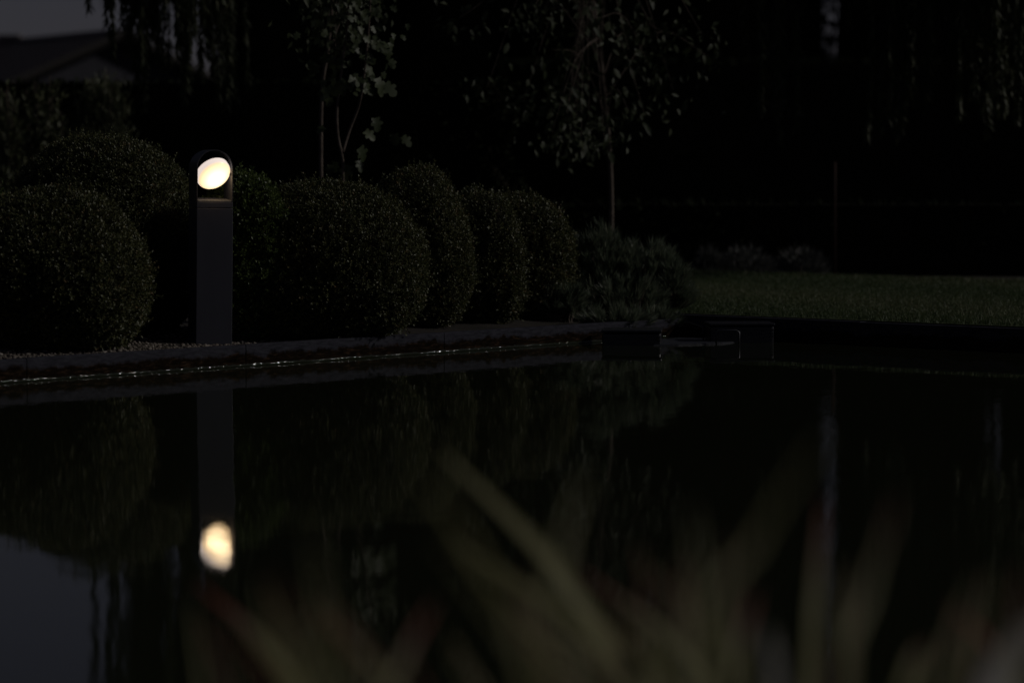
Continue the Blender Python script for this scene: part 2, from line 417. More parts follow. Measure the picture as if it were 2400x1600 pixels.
# tray slopes a little to the front so rain runs off
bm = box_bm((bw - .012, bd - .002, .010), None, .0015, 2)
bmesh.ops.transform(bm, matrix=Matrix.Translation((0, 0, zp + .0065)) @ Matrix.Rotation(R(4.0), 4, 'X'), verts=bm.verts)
M['tray'] = noisy_mat('lamplit_metal_tray', [(.35, (.08, .078, .08)), (.65, (.13, .125, .125))], 60, .5, .1, 400, .4)  # same paint made lighter: lamp light on the tray put into its colour
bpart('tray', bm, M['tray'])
# arched frame: thin sheet bent over, full depth
t = .0045; prof = []
ro, ri = bw / 2, bw / 2 - t
outer_, inner_ = [(-ro, zp - .001)], [(-ri, zp - .001)]
for k in range(33):
    a = math.pi - math.pi * k / 32
    outer_.append((ro * math.cos(a), zc + ro * math.sin(a))); inner_.append((ri * math.cos(a), zc + ri * math.sin(a)))
outer_.append((ro, zp - .001)); inner_.append((ri, zp - .001))
bm = bmesh.new(); rings = []
for (ox, oz), (ix, iz) in zip(outer_, inner_):
    rings.append([bm.verts.new((ox, -bd / 2, oz)), bm.verts.new((ix, -bd / 2, iz)), bm.verts.new((ix, bd / 2, iz)), bm.verts.new((ox, bd / 2, oz))])
for a, b_ in zip(rings[:-1], rings[1:]):
    for k in range(4): bm.faces.new((a[k], a[(k + 1) % 4], b_[(k + 1) % 4], b_[k]))
bm.faces.new(rings[0]); bm.faces.new(rings[-1][::-1])
fr = bpart('arch_frame', bm, M['metal_arch'])
for p in fr.data.polygons: p.use_smooth = True
fr.data.set_sharp_from_angle(angle=R(30))
# tilted lamp head
HC = BM @ Vector((0, -.058, at(495, 401, LY).z - foot.z))
nd = Vector((.48, -.60, -.64)).normalized()
q = nd.to_track_quat('Z', 'Y')
HM = Matrix.Translation(HC - nd * .018) @ q.to_matrix().to_4x4()
def lathe(prof, n=64):
    bm = bmesh.new(); rings = []
    for r_, z_ in prof:
        rings.append([bm.verts.new((r_ * math.cos(2 * math.pi * k / n), r_ * math.sin(2 * math.pi * k / n), z_)) for k in range(n)] if r_ > 1e-6 else [bm.verts.new((0, 0, z_))])
    for a, b_ in zip(rings[:-1], rings[1:]):
        for k in range(n):
            if len(a) == 1: bm.faces.new((a[0], b_[k], b_[(k + 1) % n]))
            elif len(b_) == 1: bm.faces.new((a[k], a[(k + 1) % n], b_[0]))
            else: bm.faces.new((a[k], a[(k + 1) % n], b_[(k + 1) % n], b_[k]))
    return bm
RD = .0810
dome = [(RD * .97, -.006), (RD, -.003), (RD, .014)] + [(RD * math.cos(a) ** .8, .014 + .040 * math.sin(a)) for a in [math.pi / 2 * k / 14 for k in range(1, 14)]] + [(0, .054)]
bm = lathe(dome)
df = bm_obj('diffuser', bm, M['diffuser'], None, True)
head = bm_obj('lamp_head', lathe([(0, -.020), (.058, -.020), (RD * .93, -.013), (RD * .955, -.0065), (0, -.0065)]), M['metal'], lamp)
df.parent = lamp
for o in (df, head):
    o.matrix_parent_inverse = Matrix.Translation(-foot); o.matrix_basis = HM
_base[head.name] = Vector((0, 0, 0))
# added unseen point light before the disc, boosting its spill on post and bushes
pl = bpy.data.lights.new('lamp_fill', 'POINT'); pl.energy = .15; pl.color = (1.0, .68, .36); pl.shadow_soft_size = .058
po = bpy.data.objects.new('lamp_fill', pl); col.objects.link(po); po.parent = lamp
po.matrix_parent_inverse = Matrix.Translation(-foot); po.location = HC + nd * .066 + Vector((-.012, -.014, .004))
fin_me = None
for k in range(15):
    x = -.056 + .112 * k / 14
    ln_ = 2 * math.sqrt(max(.0004, .060 ** 2 - x * x))
    if fin_me is None:
        bmf = box_bm((.0025, 1, .012), None, .0006, 1); fin_me = bpy.data.meshes.new('cooling_fin'); bmf.to_mesh(fin_me); bmf.free(); fin_me.materials.append(M['metal'])
    f = bpy.data.objects.new('cooling_fin', fin_me); col.objects.link(f); f.parent = head
    f.matrix_basis = Matrix.Translation((x, 0, -.025)) @ Matrix.Diagonal((1, ln_, 1, 1))
for sgn in (-1, 1):                                  # pivot pins to the frame
    a = HC; e_ = BM @ Vector((sgn * (ri - .0005), -.058, at(495, 401, LY).z - foot.z))
    bm_obj('pivot', tube_bm([HC - nd * .02 + (e_ - HC) * .86, e_], .005, 10), M['metal'], lamp)

# ------------------------------------------------------------------ clipped bushes
def lump(D, seed, amp):
    g = np.random.default_rng(seed); out = np.zeros(len(D))
    for _ in range(7):
        k = g.normal(0, 1, 3); k = k / np.linalg.norm(k) * g.uniform(2.5, 7); out += np.sin(D @ k + g.uniform(0, 6.28)) / 7 * 1.6
    return 1 + amp * out
def bush_surface(D, c, rx, ry, zu, zd, seed, amp, ex=2.25):
    """superellipsoid: round on top, fuller towards the foot"""
    up = D[:, 2] >= 0; e = np.where(up, ex, 2.5)
    rz = np.where(up, zu, zd)
    t_ = (np.abs(D[:, 0] / rx) ** e + np.abs(D[:, 1] / ry) ** e + np.abs(D[:, 2] / rz) ** e) ** (-1 / e)
    return np.array(c)[None] + D * (t_ * lump(D, seed, amp))[:, None]
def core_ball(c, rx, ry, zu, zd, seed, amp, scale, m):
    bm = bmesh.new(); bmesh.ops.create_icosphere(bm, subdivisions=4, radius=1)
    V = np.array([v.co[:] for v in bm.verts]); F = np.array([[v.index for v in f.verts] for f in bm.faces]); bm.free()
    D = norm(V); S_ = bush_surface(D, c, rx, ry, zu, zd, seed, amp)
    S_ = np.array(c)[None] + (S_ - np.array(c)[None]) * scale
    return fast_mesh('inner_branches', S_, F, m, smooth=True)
def bush(x, hw, ytop, Y, label, seed, nsh, leaf=.0142, m='box_leaf', amp=.075, loose=.38, tint=(.45, .2), ryf=1.0, name='boxwood_bush', foot_z=.07):
    g = np.random.default_rng(seed); nsh = int(nsh * 1.3)
    c = at(x, ytop, Y); zt = c.z; rx = hw / ppm(Y); ry = rx * ryf
    h = zt - foot_z; c = Vector((c.x, Y, foot_z + h * .42)); zu = h * .58; zd = h * .44
    e = empty(name, (c.x, c.y, foot_z), label, 'bush', 'clipped round bushes behind the pond edge')
    D = norm(g.normal(0, 1, (int(nsh * 1.6), 3)))
    keep = (D[:, 1] < .25) | (g.uniform(0, 1, len(D)) < .35)
    D = D[keep][:nsh]
    patch = lump(D * 2.6, seed + 500, 1.0) - 1
    ok = (patch > -.75) | (g.uniform(0, 1, len(D)) < .45); D = D[ok]
    Pn = bush_surface(D, c, rx, ry, zu, zd, seed, amp)
    o = norm(D / np.array([rx, ry, (zu + zd) / 2]) ** 1.0)
    depth = np.abs(g.normal(0, .020, len(D))) - .008 - .012 * patch[ok]
    depth -= (g.uniform(0, 1, len(D)) < .07) * g.uniform(0, .055, len(D)) * loose * 2
    Pn = Pn - o * depth[:, None]
    ok = Pn[:, 2] > foot_z + .01; Pn, o = Pn[ok], o[ok]; n = len(Pn)
    sd = norm(o * .8 + np.array([0, 0, .45]) + g.normal(0, loose, (n, 3)))
    a_ = norm(np.cross(sd, g.normal(0, 1, (n, 3)))); b_ = np.cross(sd, a_)
    parts = []; shoot_t = g.normal(tint[0], tint[1], n)
    sl_ = leaf * g.uniform(1.0, 2.2, n)
    for kx in range(7):
        fr_ = kx / 6; ph = kx * math.pi / 2 + g.uniform(-.4, .4, n)
        rad = a_ * np.cos(ph)[:, None] + b_ * np.sin(ph)[:, None]
        base = Pn + sd * (sl_ * (fr_ - .75))[:, None]
        dr = sd * (.35 + .75 * fr_) + rad * (1.05 - .45 * fr_) + g.normal(0, .15, (n, 3))
        parts.append(leaf_arrays(base, dr, sd - rad * .3 + g.normal(0, .25, (n, 3)), leaf * g.uniform(.7, 1.2, n), leaf * .52 * g.uniform(.8, 1.2, n),
                                 np.clip(shoot_t + g.normal(0, .1, n) + .12 * (fr_ - .5), 0, 1), .18, .55))
    V, F, T = join_arrays(parts)
    tag(obj('foliage', fast_mesh('foliage', V, F, M[m], T), e), kind='stuff')
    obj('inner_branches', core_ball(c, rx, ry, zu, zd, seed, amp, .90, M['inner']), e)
    bm_obj('stem', tube_bm([(c.x, c.y, .03), (c.x + .01, c.y, foot_z + h * .25)], [.03, .022], 8), M['bark'], e)
    return e

bush(106, 228, 444, 12.25, 'round clipped bush at left edge, nearest to the water and in front', 11, 15000)
bush(240, 222, 307, 13.30, 'tallest clipped bush, rising just left of the bollard lamp', 12, 14000, amp=.055)
bush(-30, 72, 414, 13.6, 'yellow-green bush tip cut by the left picture edge', 13, 3000, m='box_leaf_fresh')
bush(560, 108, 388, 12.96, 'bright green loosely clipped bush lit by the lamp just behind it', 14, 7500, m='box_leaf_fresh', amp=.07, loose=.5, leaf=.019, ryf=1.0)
bush(752, 214, 420, 13.20, 'broad dark bush filling the middle, right of the lamp', 15, 14000)
bush(950, 130, 393, 14.15, 'humped bush rising behind the broad middle bush', 16, 9000, tint=(.5, .2))
bush(1080, 62, 440, 14.75, 'small bush top peeping between two taller humps', 17, 4000)
bush(1116, 86, 450, 14.45, 'narrow upright bush, second from the right of the row', 18, 5500)
bush(1198, 112, 442, 14.95, 'last clipped bush of the row, beside the needle-leaved pine', 19, 8000, tint=(.5, .2))

# ------------------------------------------------------------------ dwarf pine at the pond corner
g = np.random.default_rng(31); pr = random.Random(31)
pine_base = at(1430, 740, 15.25); pine_base.z = .09
pine = empty('dwarf_pine', pine_base, 'spiky needle-leaved dwarf pine overhanging the pond corner', 'shrub')
domes = [(1375, 655, 105, 132, 15.2, 170), (1480, 670, 105, 112, 15.2, 130), (1545, 690, 48, 75, 15.1, 50), (1430, 700, 130, 52, 15.0, 90), (1266, 708, 26, 44, 14.75, 26), (1312, 708, 28, 46, 14.75, 26), (1360, 735, 22, 30, 14.6, 6), (1415, 742, 75, 24, 14.52, 46), (1505, 740, 56, 22, 14.72, 34)]
NB, ND, NT, NL = [], [], [], []
tw = bmesh.new()
for (x, y, hw, hh, Y, cnt) in domes:
    c = at(x, y, Y); a, b_ = hw / ppm(Y), hh / ppm(Y)
    for _ in range(cnt):
        u = g.normal(0, 1, 3); u[2] = abs(u[2]) * 1.1 - .25; u[1] = u[1] - .35; u /= np.linalg.norm(u)
        rr = g.uniform(.55, 1.0) ** .6
        tip = np.array(c) + u * np.array([a, a * .75, b_]) * rr
        tip[2] = max(tip[2], .06)
        dirn = norm((u * np.array([.9, .7, .6]) + np.array([0, 0, .75]) + g.normal(0, .22, 3))[None])[0]
        Ls = g.uniform(.05, .10)
        base = tip - dirn * Ls
        tube_bm([base - dirn * .05 - u * .03, base, tip], [.004, .0035, .002], 4, tw)
        m_ = int(g.integers(40, 64)); f = g.uniform(0, 1, m_) ** .7
        rad = norm(np.cross(np.repeat(dirn[None], m_, 0), g.normal(0, 1, (m_, 3))))
        NB.append(base[None] + dirn[None] * (Ls * f)[:, None])
        ND.append(dirn[None] * (1.1 + .5 * f)[:, None] + rad * g.uniform(.25, .75, m_)[:, None]); NT.append(np.clip(g.normal(.5, .1) + g.normal(0, .2, m_), 0, 1)); NL.append(g.uniform(.05, .10, m_))
NB, ND, NT, NL = (np.concatenate(q_) for q_ in (NB, ND, NT, NL))
V, F, T = leaf_arrays(NB, ND, g.normal(0, 1, NB.shape), NL, np.full(len(NB), .0040), NT, .25, .4)
tag(obj('needles', fast_mesh('needles', V, F, M['pine'], T), pine), kind='stuff')
tag(bm_obj('twigs', tw, M['bark'], pine), kind='stuff')
cb = at(1420, 680, 15.25)
obj('inner_branches', core_ball((cb.x, 15.3, .22), .2, .16, .16, .15, 33, .08, 1, M['inner']), pine)
cb2 = at(1515, 700, 15.2)
obj('inner_branches', core_ball((cb2.x, 15.3, .18), .10, .10, .10, .11, 34, .08, 1, M['inner']), pine)
bm_obj('stem', tube_bm([(pine_base.x, 15.25, .02), (pine_base.x + .02, 15.25, .2)], [.035, .025], 8), M['bark'], pine)

# ------------------------------------------------------------------ pond equipment in the corner
def fbox(name, label, x0, x1, ytop, ywater, deep, yaw, lid):
    Y = onz((x0 + x1) / 2, ywater, 0).y
    a, b_ = at(x0, ywater, Y), at(x1, ywater, Y); c = (a + b_) / 2; wd = (b_ - a).length; h = at(x0, ytop, Y).z
    e = empty(name, (c.x, Y + deep / 2, 0), label, 'filter box', 'pond filter boxes in the corner')
    mt = Matrix.Translation((c.x, Y + deep / 2, 0)) @ Matrix.Rotation(yaw, 4, 'Z')
    bm_obj('body', box_bm((wd - .008, deep - .008, h + .15 - .016), mt @ Matrix.Translation((0, 0, (h - .016 - .15) / 2)), .012, 3), M['plastic'], e)
    bm_obj('lid', box_bm((wd, deep, .015), mt @ Matrix.Translation((0, 0, h - .0075)), .006, 3), M['plastic'], e)
    for k in range(3):                                 # moulded ribs on the corner
        bm_obj('rib', box_bm((.016, .006, .008), mt @ Matrix.Translation((wd / 2 - .016, -deep / 2 - .0005, h - .035 - k * .016)), .002, 2), M['plastic'], e)
    return e
fbox('filter_box', 'low black filter box with flat lid in front of the pine', 1385, 1524, 758, 793, .26, R(-4), 0)
fbox('filter_box', 'taller black filter box standing against the lawn edge', 1626, 1778, 742, 787, .22, R(3), 1)
hy = 13.95
hp = [at(1645, 786, hy), at(1645, 763, hy), at(1650, 758.5, hy), at(1692, 758.5, hy), at(1698, 763, hy), at(1698, 786, hy)]
hp[0].z = hp[-1].z = -.02
tag(bm_obj('handle', tube_bm(hp, .0042, 8), M['steel'], None, True), 'thin bent steel tube handle sticking out of the water', 'handle')
bm_obj  # flat stone just over the water
st = [onz(x, y, .007) for x, y in ((1500, 779), (1560, 775), (1625, 776.5), (1694, 783), (1660, 787), (1560, 790), (1500, 791))]
bm = bmesh.new(); tp = [bm.verts.new(p) for p in st]; bt = [bm.verts.new((p.x, p.y, -.05)) for p in st]
bm.faces.new(tp); bm.faces.new(bt[::-1])
for k in range(len(st)): bm.faces.new((tp[k], tp[(k + 1) % len(st)], bt[(k + 1) % len(st)], bt[k]))
bmesh.ops.recalc_face_normals(bm, faces=bm.faces)
bmesh.ops.bevel(bm, geom=[e for e in bm.edges if all(v in tp for v in e.verts)], offset=.005, segments=2, affect='EDGES')
M['wetstone'] = noisy_mat('wet_stone', [(.3, (.018, .019, .026)), (.7, (.034, .036, .046))], 30, .45, .3, 120, .5)
tag(bm_obj('step_stone', bm, M['wetstone']), 'flat wet grey stone at water level between the filter boxes', 'stone')
hs_ = [at(1560, 728, 14.9), at(1578, 738, 14.6), at(1592, 744, 14.35), at(1606, 749, 14.25), at(1614, 755, 14.2), at(1616, 772, 14.2)]
hs_[-1].z = -.01
tag(bm_obj('hose', tube_bm(spline(hs_, 6), .0036, 8), M['plastic'], None, True), 'thin dark hose hanging from the pine into the water', 'hose')
hk = at(1447, 757, 14.05)
tag(bm_obj('hook', tube_bm(spline([hk + Vector((.03, 0, -.012)), hk + Vector((.012, 0, .004)), hk + Vector((0, 0, .010)), hk + Vector((-.006, 0, .018)), hk + Vector((.002, 0, .024)), hk + Vector((.006, 0, .017))], 5), .0022, 6), M['steel'], None, True), 'small wire hook on the lid of the low filter box', 'hook')

# ------------------------------------------------------------------ trees behind the bushes
def leaf_outline(kind):
    if kind == 'lobed':
        half = [(0, 0), (.10, .02), (.30, -.03), (.36, .12), (.24, .26), (.46, .34), (.50, .52), (.34, .56), (.24, .60), (.30, .78), (.18, .92), (0, 1.0)]
    else:
        half = [(0, 0), (.10, .08), (.20, .25), (.24, .45), (.20, .68), (.10, .88), (0, 1.0)]
    return half
def leaf_mesh(name, kind, m, tint, droop, cup):
    half = leaf_outline(kind); n = len(half)
    def z(x, y): return -droop * y * y + cup * abs(x)
    V = [(x, y, z(x, y)) for x, y in half] + [(-x, y, z(x, y)) for x, y in half[1:-1]] + [(0, .45, z(0, .45))]
    ctr = len(V) - 1; ring = list(range(n)) + [n + k for k in range(n - 2)][::-1]
    F = [(ring[k], ring[(k + 1) % len(ring)], ctr) for k in range(len(ring))]
    return fast_mesh(name, V, F, m, np.full(len(V), tint))
def leaf_matrix(p, tipdir, nrm, size):
    y = Vector(tipdir).normalized(); z = Vector(nrm); z = (z - y * z.dot(y)).normalized(); x = y.cross(z)
    mt = Matrix((x, y, z)).transposed().to_4x4()
    return Matrix.Translation(p) @ mt @ Matrix.Diagonal((size, size, size, 1))
def put_leaf(me, mtx, parent):
    o = bpy.data.objects.new('leaf', me); col.objects.link(o); o.parent = parent
    o.matrix_parent_inverse = Matrix.Translation(-base_of(parent)); o.matrix_basis = mtx; return o

# broad-leaved young shrub (two thin stems)
FY = 16.0
fb = at(788, 480, FY); fb.z = .12
fig = empty('broad_leaved_shrub', fb, 'young shrub with big lobed leaves on two thin stems behind the bushes', 'shrub')
bm_obj('stem', tube_bm(spline([(fb.x, FY, .1), at(788, 410, FY), at(786, 360, FY), at(776, 310, FY), at(775, 240, FY), at(790, 120, FY), at(800, 20, FY), at(800, -160, FY)], 5), [.008] * 20 + [.006] * 16, 7), M['bark'], fig, True)
bm_obj('stem', tube_bm(spline([at(787, 352, FY), at(803, 300, FY + .05), at(822, 250, FY + .05), at(832, 205, FY), at(842, 120, FY), at(850, 10, FY), at(852, -120, FY)], 5), [.0075] * 15 + [.006] * 16, 7), M['bark'], fig, True)
figm = [leaf_mesh('lobed_leaf', 'lobed', M['fig'], t_, d_, c_) for t_, d_, c_ in ((.2, .35, .10), (.5, .55, -.12), (.8, .25, .15), (.6, .7, .05), (.35, .15, -.05))]
fr = random.Random(5)
spots = [(862, 282, 38), (905, 318, 34), (925, 322, 32), (838, 312, 36), (826, 352, 44), (800, 392, 42), (770, 380, 30), (822, 378, 30), (760, 388, 28), (884, 205, 46), (866, 192, 40), (838, 165, 42), (728, 158, 34), (762, 216, 42), (784, 206, 40), (802, 190, 36), (745, 300, 26), (758, 232, 28), (716, 148, 26)]
for k in range(262):
    x = fr.gauss(795, 50); y = fr.uniform(-120, 218)
    if y > 120 and x < 740: continue
    spots.append((x, y, fr.uniform(13, 24)))
for k in range(8): spots.append((fr.uniform(860, 900), fr.uniform(5, 150), fr.uniform(20, 30)))
for (x, y, s_) in spots:
    Yl = FY + fr.uniform(-.25, .25); p = at(x, y - s_ * .3, Yl)
    side = 1 if x > 800 else -1
    tip = Vector((side * fr.uniform(.1, .9), fr.uniform(-.6, .2), -fr.uniform(.3, 1.1)))
    o_ = put_leaf(fr.choice(figm), leaf_matrix(p, tip, Vector((fr.uniform(-.2, .9), -1.0, fr.uniform(.3, 1.2))), s_ * .86 / ppm(Yl)), fig)

def young_tree(name, label, tx, ty, Y, ybase, crown, nb, per, lsize, seed, trad, stub):
    """slender trunk, drooping side twigs with single leaves; everything above the frame is one foliage part"""
    rr = random.Random(seed)
    b0 = at(tx, ybase, Y); b0.z = .1
    e = empty(name, b0, label, 'tree')
    topx = at(crown[0], crown[1], Y)
    tr = spline([b0, at(tx - 2, ty, Y), Vector(((topx.x + at(tx, ty, Y).x) / 2, Y, topx.z * .8 + .2)), topx + Vector((0, 0, .5)), topx + Vector((.05, 0, 1.2))], 6)
    bm_obj('trunk', tube_bm(tr, [trad * (1 - .7 * i_ / len(tr)) for i_ in range(len(tr))], 9), M['bark'], e, True)
    meshes = [leaf_mesh('oval_leaf', 'oval', M['tree'], t_, d_, c_) for t_, d_, c_ in ((.1, .3, .2), (.45, .45, .1), (.75, .2, -.15), (.95, .6, .25))]
    count = 0; tips = []
    for k in range(nb):
        ey = crown[3] + rr.random() ** .8 * (crown[4] - crown[3])
        f_ = (ey - crown[3]) / (crown[4] - crown[3])
        wq = crown[2] * float(np.interp(f_, [0, .3, .55, .7, .85, 1], [.6, .8, 1.0, .75, .5, .15]))
        ex = crown[0] - crown[2] * .12 * (1 - f_) + max(-1, min(1, rr.gauss(.05, .55))) * wq
        yy = Y + rr.uniform(-.7, .6)
        tip = at(ex, ey, yy); tips.append(tip)
        i_ = min(len(tr) - 1, max(4, int(len(tr) * rr.uniform(.35, .85))))
        root = tr[i_]; midp = (root + tip) / 2 + Vector((0, 0, abs(tip.x - root.x) * .35 + .05))
        br = spline([root, midp, tip], 6)
        bm_obj('branch', tube_bm(br, [.0045 - .0035 * q_ / len(br) for q_ in range(len(br))], 5), M['bark'], e)
        for j in range(per):
            q_ = br[max(4, len(br) - 1 - int(j * .9))] if j < 9 else rr.choice(br[4:])
            p = q_ + Vector((rr.uniform(-.09, .09), rr.uniform(-.1, .1), rr.uniform(-.08, .06)))
            put_leaf(rr.choice(meshes), leaf_matrix(p, Vector((rr.uniform(-.8, .8), rr.uniform(-.6, .3), -rr.uniform(.3, 1.0))), Vector((rr.uniform(-.1, .9), -1, rr.uniform(.2, 1.3))), lsize * rr.uniform(.75, 1.25)), e); count += 1
    small = []
    for tp_ in tips:
        small.append(np.array(tp_)[None] + np.random.default_rng(int(abs(tp_.x) * 1e4) + seed).normal(0, 1, (17, 3)) * np.array([.09, .13, .08]))
    B = np.concatenate(small); gg = np.random.default_rng(seed + 1); n = len(B)
    V, F, T = leaf_arrays(B, gg.normal(0, .6, (n, 3)) + np.array([0, -.2, -.6]), gg.normal(0, .5, (n, 3)) + np.array([.4, -.6, .5]), lsize * gg.uniform(.65, 1.05, n), lsize * gg.uniform(.32, .5, n), gg.uniform(0, 1, n))
    tag(obj('foliage', fast_mesh('foliage', V, F, M['tree'], T), e), kind='stuff')
    gg = np.random.default_rng(seed); n = 1600
    B = np.array(topx)[None] + gg.normal(0, 1, (n, 3)) * np.array([.55, .5, .5]) + np.array([0, 0, 1.15])
    V, F, T = leaf_arrays(B, gg.normal(0, .6, (n, 3)) + np.array([0, 0, -.6]), gg.normal(0, 1, (n, 3)), np.full(n, lsize), np.full(n, lsize * .5), gg.uniform(0, 1, n))
    tag(obj('foliage', fast_mesh('foliage', V, F, M['tree'], T), e), kind='stuff')
    return e
young_tree('young_tree', 'young tree with bare slender trunk and spreading leafy crown in the middle', 1404, 372, 18.6, 640, (1345, 20, 310, -130, 325), 48, 5, .072, 41, .018, 0)
young_tree('young_tree', 'thin straight young trunk rising just left of the lobed-leaf shrub', 740, 250, 16.6, 560, (775, 20, 95, -120, 150), 14, 8, .060, 42, .0135, 0)

# ------------------------------------------------------------------ far planting: low silver clumps, hedge, conifers, willows
def clump(x, hw, ytop, ybot, Y, label, seed, m='pale'):
    gg = np.random.default_rng(seed); b0 = at(x, ybot, Y); b0.z = .06
    e = empty('lavender_clump', b0, label, 'plant', 'low silvery clumps beyond the lawn')
    a = hw / ppm(Y); h = at(x, ytop, Y).z - .06; n = 900
    th = gg.uniform(0, 6.28, n); rr = np.sqrt(gg.uniform(0, 1, n)) * a
    B = np.stack([b0.x + rr * np.cos(th), Y + rr * np.sin(th) * .8, .06 + h * np.sqrt(np.maximum(.05, 1 - (rr / a) ** 2)) * gg.uniform(.2, .9, n)], 1)
    D = np.stack([np.cos(th) * rr / a, np.sin(th) * rr / a, np.full(n, .8)], 1) + gg.normal(0, .3, (n, 3))
    V, F, T = leaf_arrays(B, D, gg.normal(0, 1, (n, 3)), gg.uniform(.05, .11, n), gg.uniform(.008, .015, n), gg.uniform(0, 1, n))
    tag(obj('foliage', fast_mesh('foliage', V, F, M[m], T), e), kind='stuff')
    bm_obj('stem', tube_bm([(b0.x, Y, .03), (b0.x, Y, .06 + h * .4)], [a * .12, a * .05], 6), M['bark'], e)
clump(1632, 26, 572, 632, 21.6, 'small silvery clump, leftmost of the three beyond the lawn', 51)
clump(1712, 62, 566, 632, 21.7, 'broad silvery clump, middle one of the three beyond the lawn', 52)
clump(1838, 62, 572, 634, 21.9, 'broad silvery clump, rightmost of the three beyond the lawn', 53)

def leafy_block(name, label, cat, x0, x1, ztop, Y, deep, seed, m, lsize, nlv, group=None, colr='inner', rounded=False):
    """dense clipped or columnar mass: solid twiggy core under a coat of leaves"""
    gg = np.random.default_rng(seed)
    xa, xb = at(x0, 400, Y).x, at(x1, 400, Y).x; cx = (xa + xb) / 2; rx = (xb - xa) / 2
    e = empty(name, (cx, Y, .05), label, cat, group)
    nu, nvv = 64, 30; V, F = [], []
    def surf(th, f):
        k = 2.0 / (2.6 if rounded else 7.0)
        cs, sn = math.cos(th), math.sin(th)
        tap = 1.0 if not rounded else (1 - .55 * max(0, (f - .45) / .55) ** 2.2)
        wv = 1 + .03 * math.sin(3 * th + seed) * math.sin(5 * f * 3 + seed) + (.02 * math.sin(11 * th + f * 9) if rounded else 0)
        return Vector((cx + rx * tap * wv * math.copysign(abs(cs) ** k, cs), Y + deep * tap * wv * math.copysign(abs(sn) ** k, sn), .05 + (ztop - .05) * f))
    for j in range(nvv + 1):
        for i in range(nu): V.append(surf(2 * math.pi * i / nu, j / nvv)[:])
    for j in range(nvv):
        for i in range(nu): F.append((j * nu + i, j * nu + (i + 1) % nu, (j + 1) * nu + (i + 1) % nu, (j + 1) * nu + i))
    V = np.array(V); ctr = len(V); Vc = V.copy(); Vc[:, 0] = cx + (Vc[:, 0] - cx) * .96; Vc[:, 1] = Y + (Vc[:, 1] - Y) * .94
    bm = bmesh.new(); vv = [bm.verts.new(p) for p in Vc]
    for f in F: bm.faces.new([vv[q_] for q_ in f])
    bm.faces.new([vv[nvv * nu + i] for i in range(nu)])
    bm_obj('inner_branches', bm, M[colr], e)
    Bs, Ns = [], []
    for _ in range(nlv):
        f = gg.uniform(0, 1.0); th = gg.uniform(math.pi * .85, 2.15 * math.pi)
        p = surf(th, f); q_ = surf(th + .02, f); t1 = q_ - p
        Bs.append(p[:]); Ns.append((t1.y, -t1.x, .15 * t1.length))
    nt_ = max(200, nlv // 8)
    for _ in range(nt_):
        Bs.append((cx + rx * gg.uniform(-1, 1) * (.4 if rounded else 1), Y + deep * gg.uniform(-1, 1) * (.4 if rounded else 1), ztop)); Ns.append((0, 0, 1))
    Bs, Ns = np.array(Bs), norm(np.array(Ns)); n = len(Bs)
    Dv = Ns * .7 + gg.normal(0, .5, (n, 3)) + np.array([0, 0, .35])
    V, F, T = leaf_arrays(Bs - Ns * gg.uniform(-.01, .05, n)[:, None], Dv, gg.normal(0, 1, (n, 3)) + Ns, lsize * gg.uniform(.6, 1.4, n), lsize * .45 * gg.uniform(.7, 1.3, n), gg.uniform(0, 1, n))
    tag(obj('foliage', fast_mesh('foliage', V, F, M[m], T), e), kind='stuff')
    return e
zh = lambda y, Y: at(0, y, Y).z
leafy_block('garden_hedge', 'dark clipped hedge closing the garden at the left', 'hedge', -420, 1180, zh(196, 23.2), 23.2, .45, 61, 'hedge', .06, 9000)
leafy_block('garden_hedge', 'low dark hedge along the far side of the lawn', 'hedge', 1190, 2900, zh(470, 23.2), 23.2, .45, 62, 'hedge', .06, 7000)
leafy_block('garden_hedge', 'tall black hedge far behind the lawn, under the narrow gap of sky', 'hedge', 1150, 2900, zh(146, 50), 50, .6, 63, 'hedge', .12, 7000)
names = ['left end of the row, next to the hanging willow curtain', 'second from the left, behind the lobed-leaf shrub', 'third from the left, behind the bare young trunk', 'fourth from the left, right of the middle tree', 'just right of the narrow gap of sky', 'behind the willow strands at the right edge']
for k, (a, b_) in enumerate(((522, 880), (850, 1220), (1190, 1560), (1535, 1884), (1924, 2266), (2290, 2800))):
    leafy_block('conifer', 'tall black columnar conifer, ' + names[k], 'tree', a, b_, 13.0, 52 + .2 * (k % 2), 1.2, 70 + k, 'conifer', .14, 9000, 'dark conifers behind the hedge', rounded=(k not in (0, 3, 4)))
